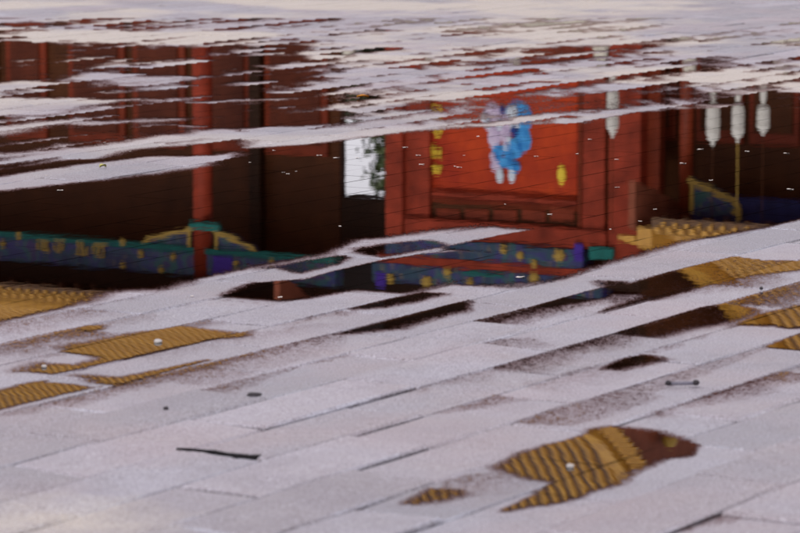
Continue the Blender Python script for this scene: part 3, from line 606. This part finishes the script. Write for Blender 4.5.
bm = bmesh.new(); disc(bm, 1.827, 0.086, 5.106, 0.113, 0.099, .02, 16); done(bm, 'painted_figure', LILAC, pn)
bm = bmesh.new(); disc(bm, 2.174, 0.084, 5.104, 0.132, 0.099, .02, 16); done(bm, 'painted_figure', BLUE, pn)
bm = bmesh.new(); disc(bm, 1.904, 0.082, 5.271, 0.075, 0.116, .02, 16); done(bm, 'painted_figure', PALE, pn)
bm = bmesh.new(); disc(bm, 2.136, 0.079, 5.258, 0.075, 0.116, .02, 16); done(bm, 'painted_figure', PALE, pn)
bm = bmesh.new(); disc(bm, 2.136, 0.077, 4.181, 0.113, 0.116, .02, 16); done(bm, 'painted_figure', PALE, pn)
bm = bmesh.new(); disc(bm, 2.006, 0.075, 4.674, 0.049, 0.089, .02, 16); done(bm, 'painted_figure', LILAC, pn)
bm = bmesh.new(); disc(bm, 1.767, 0.073, 4.958, 0.058, 0.085, .02, 16); done(bm, 'painted_figure', LILAC, pn)
bm = bmesh.new(); disc(bm, 1.680, 0.071, 4.404, 0.054, 0.092, .02, 16); done(bm, 'painted_figure', PALE, pn)
bm = bmesh.new(); disc(bm, 2.171, 0.068, 4.705, 0.074, 0.076, .02, 16); done(bm, 'painted_figure', BLUE, pn)
bm = bmesh.new(); disc(bm, 2.153, 0.066, 4.220, 0.067, 0.037, .02, 16); done(bm, 'painted_figure', PALE, pn)
bm = bmesh.new(); disc(bm, 2.139, 0.064, 4.910, 0.049, 0.089, .02, 16); done(bm, 'painted_figure', BLUE, pn)
bm = bmesh.new(); disc(bm, 2.066, 0.062, 4.760, 0.028, 0.039, .02, 16); done(bm, 'painted_figure', BLUE, pn)
bm = bmesh.new(); disc(bm, 2.189, 0.060, 4.495, 0.075, 0.088, .02, 16); done(bm, 'painted_figure', NAVY, pn)
bm = bmesh.new(); disc(bm, 2.237, 0.057, 4.391, 0.052, 0.035, .02, 16); done(bm, 'painted_figure', PALE, pn)
bm = bmesh.new(); disc(bm, 2.106, 0.055, 4.168, 0.068, 0.059, .02, 16); done(bm, 'painted_figure', PALE, pn)
bm = bmesh.new(); disc(bm, 1.595, 0.053, 4.304, 0.050, 0.098, .02, 16); done(bm, 'painted_figure', PALE, pn)
bm = bmesh.new(); disc(bm, 1.956, 0.051, 4.136, 0.038, 0.078, .02, 16); done(bm, 'painted_figure', NAVY, pn)
bm = bmesh.new(); disc(bm, 1.901, 0.049, 4.403, 0.074, 0.083, .02, 16); done(bm, 'painted_figure', PALE, pn)
bm = bmesh.new(); disc(bm, 3.070, .10, 5.191, .085, .17, .03, 12); done(bm, 'gilded_tassel', GOLD2, CG)
zc = 8.691
PC = [(-1.6, zc), (-.8, zc+.45), (0, zc+1.05), (.8, zc+1.95), (1.5, zc+3.0), (2.1, zc+4.1), (2.6, zc+5.3)]
roof(CG, -0.965, 4.126, PC, .225, verge_r=True, verge_l=True)
rafters(CG, -0.965, 4.126, -1.5, zc-.16, .6, zc+1.2)
part('ridge', TILE, CG, (-0.965, 4.126, 2.45, 2.9, PC[-1][1]-.1, PC[-1][1]+.6))
part('eave_board', BLACK, CG, (-0.4, 4.523, .1, .4, 7.208, zc+.95))
part('rear_wall', DARK, CG, (0.241, 5.816, 5.3, 5.6, 0, 10.0))
g0 = 4.126+.05; part('side_wall', DARK, CG, (g0, g0+.22, .45, 5.1, 0, zc+.9))
bm = bmesh.new(); g0, g1 = 4.126+.05, 4.126+.28
poly = [(y, z-.2) for y, z in PC[1:]]+[(5.2-y, z-.2) for y, z in PC[1:-1]][::-1]
vv = [bm.verts.new((g0, y, z)) for y, z in poly]+[bm.verts.new((g1, y, z)) for y, z in poly]; n = len(poly)
bm.faces.new(vv[:n]); bm.faces.new(vv[n:][::-1])
for i in range(n): bm.faces.new((vv[i], vv[(i+1) % n], vv[n+(i+1) % n], vv[n+i]))
done(bm, 'gable_wall', BARGE, CG)
for y, z in [(1.21, 9.715)]:
    bm = bmesh.new(); bmesh.ops.create_icosphere(bm, subdivisions=2, radius=.14, matrix=Matrix.Translation((g1+.17, y, z))); done(bm, 'gilt_boss', GOLD, CG, True)

# ---------------------------------------------------------------- right hall
RH = tag(empty('temple_hall', BLOC, BROT), 'low dark hall with a golden gable roof, mirrored on the right', 'hall')
r0, r1 = 4.066, 10.616
part('wall', DARK, RH, (r0, r1, 1.0, 1.2, 0, 6.2))
for a, b in [(4.16, 4.757), (5.145, 6.003), (6.112, 7.009), (7.116, 8.068), (8.172, 9.277)]:
    f = part('door_leaf', DRED, RH, (a, b, .92, .997, .6, 4.6))
    part('door_panel', DARK, f, (a+.1, b-.1, .88, .917, 2.6, 4.4), bev=.01)
part('post', DRED, RH, (4.536, 4.849, .2, .4, 0, 5.4))
column(RH, 5.437, .12, 0, 5.888, mat=DRED)
column(RH, 8.845, .15, 0, 5.888, mat=DRED)
zr = 5.66
part('painted_beam', simple('deep blue painted beam', (.018, .022, .10), .5, .4, 8), RH, (5.564, 10.85, -.08, .15, zr-.30, zr+.18))
bracket(RH, 5.573, 1, zr+.02, 0.932, .62, -.12)
bm = bmesh.new(); disc(bm, 6.366, -.12, 5.593, .06, .06); done(bm, 'rosette', GOLD, RH)
ze = 5.781
PR = [(-1.3, ze), (-.6, ze+.20), (.3, ze+.50), (1.3, ze+.92), (2.3, ze+1.44), (3.3, ze+2.1), (4.3, ze+3.0), (4.8, ze+3.7)]
roof(RH, 5.477, r1, PR, .21, verge_l=True)
rafters(RH, 5.477, r1, -1.2, ze-.16, .6, ze+.42)
part('ridge', TILE, RH, (5.477, r1, 4.7, 5.1, PR[-1][1]-.1, PR[-1][1]+.5))

# ---------------------------------------------------------------- marble terrace and lanterns
TR = tag(empty('marble_terrace', BLOC, BROT), 'pale cream stone terrace with balustrade posts below the red gate', 'terrace')
t0, t1 = 1.101, 12.41
part('platform', MARB, TR, (t0, t1, -4.0, -2.2, 0, 1.9), bev=.03)
part('coping', MARB, TR, (t0-.1, t1+.1, -4.1, -3.7, 1.905, 2.05), bev=.03)
x = t0+.3; k = 0
while x < t1:
    if not (3.998 < x < 4.211):
        bm = bmesh.new(); bx(bm, x-.1, x+.1, -4.0, -3.8, 2.055, 2.75, .015); cyl(bm, x, -3.9, 2.75, 3.05, .11, .09, 14); done(bm, 'balustrade_post', MARB, TR)
    if x+1.5 < t1: part('balustrade_panel', MARB, TR, (x+.103, x+1.397, -3.95, -3.85, 2.055, 2.55))
    x += 1.5
def lantern(s, zt, zb, w, y, label, mat=WHITE, cord=GOLD, ztop=6.0):
    o = tag(empty('lantern', tuple(Matrix.Rotation(BROT, 3, 'Z') @ Vector((s, y, zt))+Vector(BLOC)), BROT), label, 'lantern', 'white hanging lanterns mirrored in the puddle')
    H = zt-zb; r = w/2
    v, f = lathe([(.012, 0), (r*.35, -.06*H-.03), (r*.8, -.14*H-.04), (r, -.2*H-.05), (r, -.40*H), (r*.86, -.43*H), (r, -.46*H), (r, -.66*H), (r*.86, -.69*H), (r, -.72*H), (r*.9, -.92*H), (r*.5, -H)], 16, 6, .06)
    link('lantern_shade', mesh('lantern_shade', v, f, mat, False), o)
    v, f = lathe([(.010 if cord is GOLD else .007, 0), (.010 if cord is GOLD else .007, ztop-zt)], 6); link('cord', mesh('cord', v, f, cord), o)
    v, f = lathe([(.02, -H), (.05, -H-.08), (.06, -H-.35), (.02, -H-.36)], 8); link('tassel', mesh('tassel', v, f, mat), o)
for s, zt, zb, w, y, lab, c in [(6.344, 4.474, 3.772, 0.226, -0.9, 'longest white lantern, first from the red pier, hanging before the dark doors', 0), (6.783, 4.388, 3.753, 0.21, -0.9, 'white pointed lantern hanging from a yellow cord between two others', 1), (7.219, 4.256, 3.766, 0.21, -0.9, 'short rounded white lantern, rightmost of the row in the dark puddle', 0), (4.444, 4.456, 3.627, 0.21, -0.7, 'white pointed lantern hanging in front of the red gate pier', 0)]:
    lantern(s, zt, zb, w, y, lab, cord=(GOLD if c else DARK))

# ---------------------------------------------------------------- tree behind the gap
def tree(x, y, h, seed, label, rad=2.0, green=((.035, .060, .018), (.12, .15, .055))):
    g = random.Random(seed); root = tag(empty('tree', (x, y, 0)), label, 'tree')
    bark = simple('grey brown bark', (.10, .075, .055), .9, .4, 8)
    bm = bmesh.new()
    def limb(p, q, r0, r1):
        d = q-p; m = Matrix.Translation((p+q)/2) @ d.to_track_quat('Z', 'Y').to_matrix().to_4x4()
        bmesh.ops.create_cone(bm, cap_ends=True, segments=8, radius1=r0, radius2=r1, depth=d.length, matrix=m)
    top = Vector((.2, .1, h*.8)); limb(Vector((0, 0, 0)), top, .22, .09); tips = []
    for k in range(40):
        t = g.uniform(.3, 1); p = top*t; a = g.uniform(0, 6.28); L = rad*g.uniform(.5, 1)
        q = p+Vector((math.cos(a)*L, math.sin(a)*L, g.uniform(.2, 1.0))); limb(p, q, .06, .02); tips += [q, (p+q)/2]
    done(bm, 'trunk', bark, root)
    t = NT('tree leaves'); isl = t.n('ShaderNodeNewGeometry').outputs['Random Per Island']
    lm = t.fin(t.bsdf(t.mix(isl, *green), .55))
    vs, fs = [], []
    for k in range(26000):
        c = g.choice(tips)+Vector((g.gauss(0, .36), g.gauss(0, .36), g.gauss(0, .34)))
        a = Vector((g.gauss(0, 1), g.gauss(0, 1), g.gauss(0, 1))).normalized(); b = a.orthogonal().normalized(); L = g.uniform(.08, .16)
        n = len(vs); vs += [c-a*L, c+b*L*.45, c+a*L, c-b*L*.45]; fs.append((n, n+1, n+2, n+3))
    link('crown', mesh('crown', vs, fs, lm), root)['kind'] = 'stuff'
tree(0.09, 80.00, 12.5, 5, 'leafy green tree filling the bright gap beside the red gate', 1.9, ((.02, .045, .012), (.09, .12, .04)))

# ================================================================== small things on the paving
PEB = simple('pale pebble', (.40, .37, .36), .6, .3, 60); DPEB = simple('dark wet pebble', (.035, .03, .035), .3, .4, 60)
LEAFO = simple('orange leaf', (.75, .30, .02), .5, .25, 40); LEAFY = simple('yellowed leaf', (.45, .42, .14), .5, .25, 40)
def pebble(name, x, y, z, a, b, c, mat, label, cat, seed=1, group=None, rz=0):
    g = random.Random(seed); bm = bmesh.new(); bmesh.ops.create_icosphere(bm, subdivisions=2, radius=1)
    for v in bm.verts:
        q = 1+g.uniform(-.16, .16); v.co = Vector((v.co.x*a*q, v.co.y*b*q, v.co.z*c*q))
    o = done(bm, name, mat, None, True); o.location = (x, y, z+c*.5); o.rotation_euler = (0, 0, rz); tag(o, label, cat, group); return o
def leaf(x, y, L, W, rz, mat, label):
    vs, fs = [], []
    for i in range(7):
        t = i/6; w = W*math.sin(math.pi*(.06+.9*t))**.8; zc_ = .003+.004*math.sin(t*3.1)
        for sg in (-1, 0, 1): vs.append((L*(t-.5), sg*w/2, zc_+(.005 if sg else 0)))
    for i in range(6):
        for k in (0, 1): a = i*3+k; fs.append((a, a+1, a+4, a+3))
    n = len(vs); vs += [(x_, y_, z_-.001) for x_, y_, z_ in vs]; fs += [tuple(a+n for a in f[::-1]) for f in fs]
    o = link('leaf', mesh('leaf', vs, fs, mat, True), None, (x, y, .002), (0, 0, rz)); return tag(o, label, 'leaf')
pebble('pebble', -0.450, 6.486, .0015, .008, .008, .004, PEB, 'larger white pebble standing in the striped golden puddle on the left', 'pebble', 1)
pebble('pebble', -0.632, 6.195, .0015, .005, .005, .003, PEB, 'small white pebble at the rim of the left golden puddle', 'pebble', 2)
pebble('pebble', 0.257, 5.248, .0015, .006, .006, .0035, PEB, 'white pebble in the golden puddle at the lower right', 'pebble', 3)
pebble('pebble', -0.386, 5.740, .004, .0045, .006, .004, DPEB, 'tiny black pebble alone on the pale paving at lower left', 'pebble', 4)
pebble('pebble', -0.246, 5.877, .004, .013, .008, .004, DPEB, 'flat dark scrap on the pale paving left of centre', 'scrap', 5)
pebble('pebble', 0.742, 7.187, .004, .004, .006, .0035, DPEB, 'tiny dark speck of grit near the right wet strip', 'pebble', 6)
tw = tag(empty('twig', (0.484, 5.980, .004), R(6)), 'short grey twig with dark knobbed ends on the right paving', 'twig')
TW = simple('grey twig bark', (.16, .15, .19), .5, .3, 60); TD = simple('dark twig end', (.03, .025, .03), .5, .3, 60)
bm = bmesh.new(); bmesh.ops.create_cone(bm, cap_ends=True, segments=8, radius1=.0035, radius2=.0030, depth=.046, matrix=Matrix.Translation((0, 0, .004)) @ Matrix.Rotation(R(90), 4, 'Y')); done(bm, 'stem', TW, tw, True)
for sg, q in ((-1, .006), (1, .0065)):
    bm = bmesh.new(); bmesh.ops.create_icosphere(bm, subdivisions=2, radius=q, matrix=Matrix.Translation((sg*.024, 0, .005)) @ Matrix.Diagonal((1, 1, .8, 1))); done(bm, 'knob', TD, tw, True)
leaf(-0.125, 11.887, .040, .024, R(10), LEAFO, 'orange leaf on the wet bricks of the upper middle')
leaf(-0.812, 9.607, .022, .016, R(40), LEAFY, 'small yellow green leaf on the dry tongue at upper left')
q = [(-0.347, 5.391), (-0.325, 5.388), (-0.301, 5.375), (-0.286, 5.371), (-0.265, 5.349), (-0.246, 5.341), (-0.23, 5.333), (-0.212, 5.334), (-0.214, 5.317), (-0.224, 5.301), (-0.24, 5.311), (-0.25, 5.308), (-0.27, 5.334), (-0.289, 5.353), (-0.306, 5.366), (-0.325, 5.38)]; n = len(q)
joint_gap = link('joint_gap', mesh('joint_gap', [(x, y, .0048) for x, y in q]+[(x, y, -.01) for x, y in q], [tuple(range(n))]+[(i, (i+1) % n, n+(i+1) % n, n+i) for i in range(n)], (lambda t: t.fin(t.bsdf((.006, .005, .006), .9, spec=.05)))(NT('black joint gap')))); joint_gap['kind'] = 'stuff'  # flat black strip standing in for a dark, widened joint gap
PET = simple('pale petal', (.62, .55, .50), .5, .2, 60)
def petal_mesh(sd):
    g = random.Random(sd); vs = [(0, 0, .12)]; n = 8
    for i in range(n):
        a = 2*math.pi*i/n; r = g.uniform(.7, 1.1); vs.append((r*math.cos(a), r*.6*math.sin(a), .25*g.random()))
    return mesh('petal', vs, [(0, 1+i, 1+(i+1) % n) for i in range(n)], PET, True)
pms = [petal_mesh(i) for i in range(5)]
for i, (x, y, r, a) in enumerate([(-0.316, 9.502, 0.0059, 0.31), (-0.302, 9.464, 0.0072, 0.46), (-0.282, 9.528, 0.0045, 1.2), (-0.23, 9.962, 0.0113, 2.4), (-0.255, 10.33, 0.0101, 0.67), (-0.381, 10.299, 0.0083, 0.83), (-0.417, 9.768, 0.0054, 0.32), (-0.362, 10.106, 0.0057, 2.78), (0.051, 9.962, 0.0106, 2.42), (0.061, 9.713, 0.0104, 0.58), (0.151, 9.66, 0.0065, 1.88), (0.162, 9.633, 0.0099, 2.56), (-0.18, 9.892, 0.011, 0.26), (-0.121, 9.892, 0.0088, 2.02), (0.608, 9.85, 0.008, 0.53), (0.564, 9.13, 0.0078, 0.27), (0.784, 9.74, 0.0115, 2.6), (0.823, 9.3, 0.0084, 0.9), (0.994, 10.077, 0.0113, 1.72), (1.1, 10.019, 0.0111, 2.54), (0.504, 10.005, 0.0081, 1.24), (0.233, 10.531, 0.0088, 1.29), (0.181, 9.962, 0.0053, 0.92), (-0.877, 9.059, 0.0105, 0.13), (-0.95, 9.425, 0.0044, 1.88), (-0.422, 7.099, 0.0062, 1.6), (-0.243, 7.084, 0.0078, 1.03), (0.253, 7.386, 0.012, 0.59), (0.627, 8.633, 0.0073, 0.61), (0.365, 8.527, 0.0091, 0.83), (0.574, 8.384, 0.0068, 2.24), (-0.142, 8.284, 0.0066, 1.68), (0.865, 10.135, 0.0112, 0.3), (-0.774, 10.077, 0.0045, 0.69), (-0.7, 10.254, 0.0101, 1.85), (-0.868, 10.345, 0.0059, 0.99), (0.493, 8.225, 0.0054, 1.38), (0.262, 8.741, 0.0043, 2.09), (0.014, 10.194, 0.0112, 2.86), (-0.113, 10.437, 0.0099, 2.88), (-0.086, 9.4, 0.0041, 0.87), (1.009, 9.082, 0.0117, 2.33), (0.564, 10.437, 0.0073, 2.83), (0.384, 9.934, 0.009, 2.45)]):
    o = link('petal', pms[i % 5], None, (x, y, WZ+.0006), (0, 0, a)); o.scale = (r, r, r*.6)
    tag(o, 'tiny pale petal floating on the dark water of the large puddle', 'petal', 'pale petals floating on the large puddle')
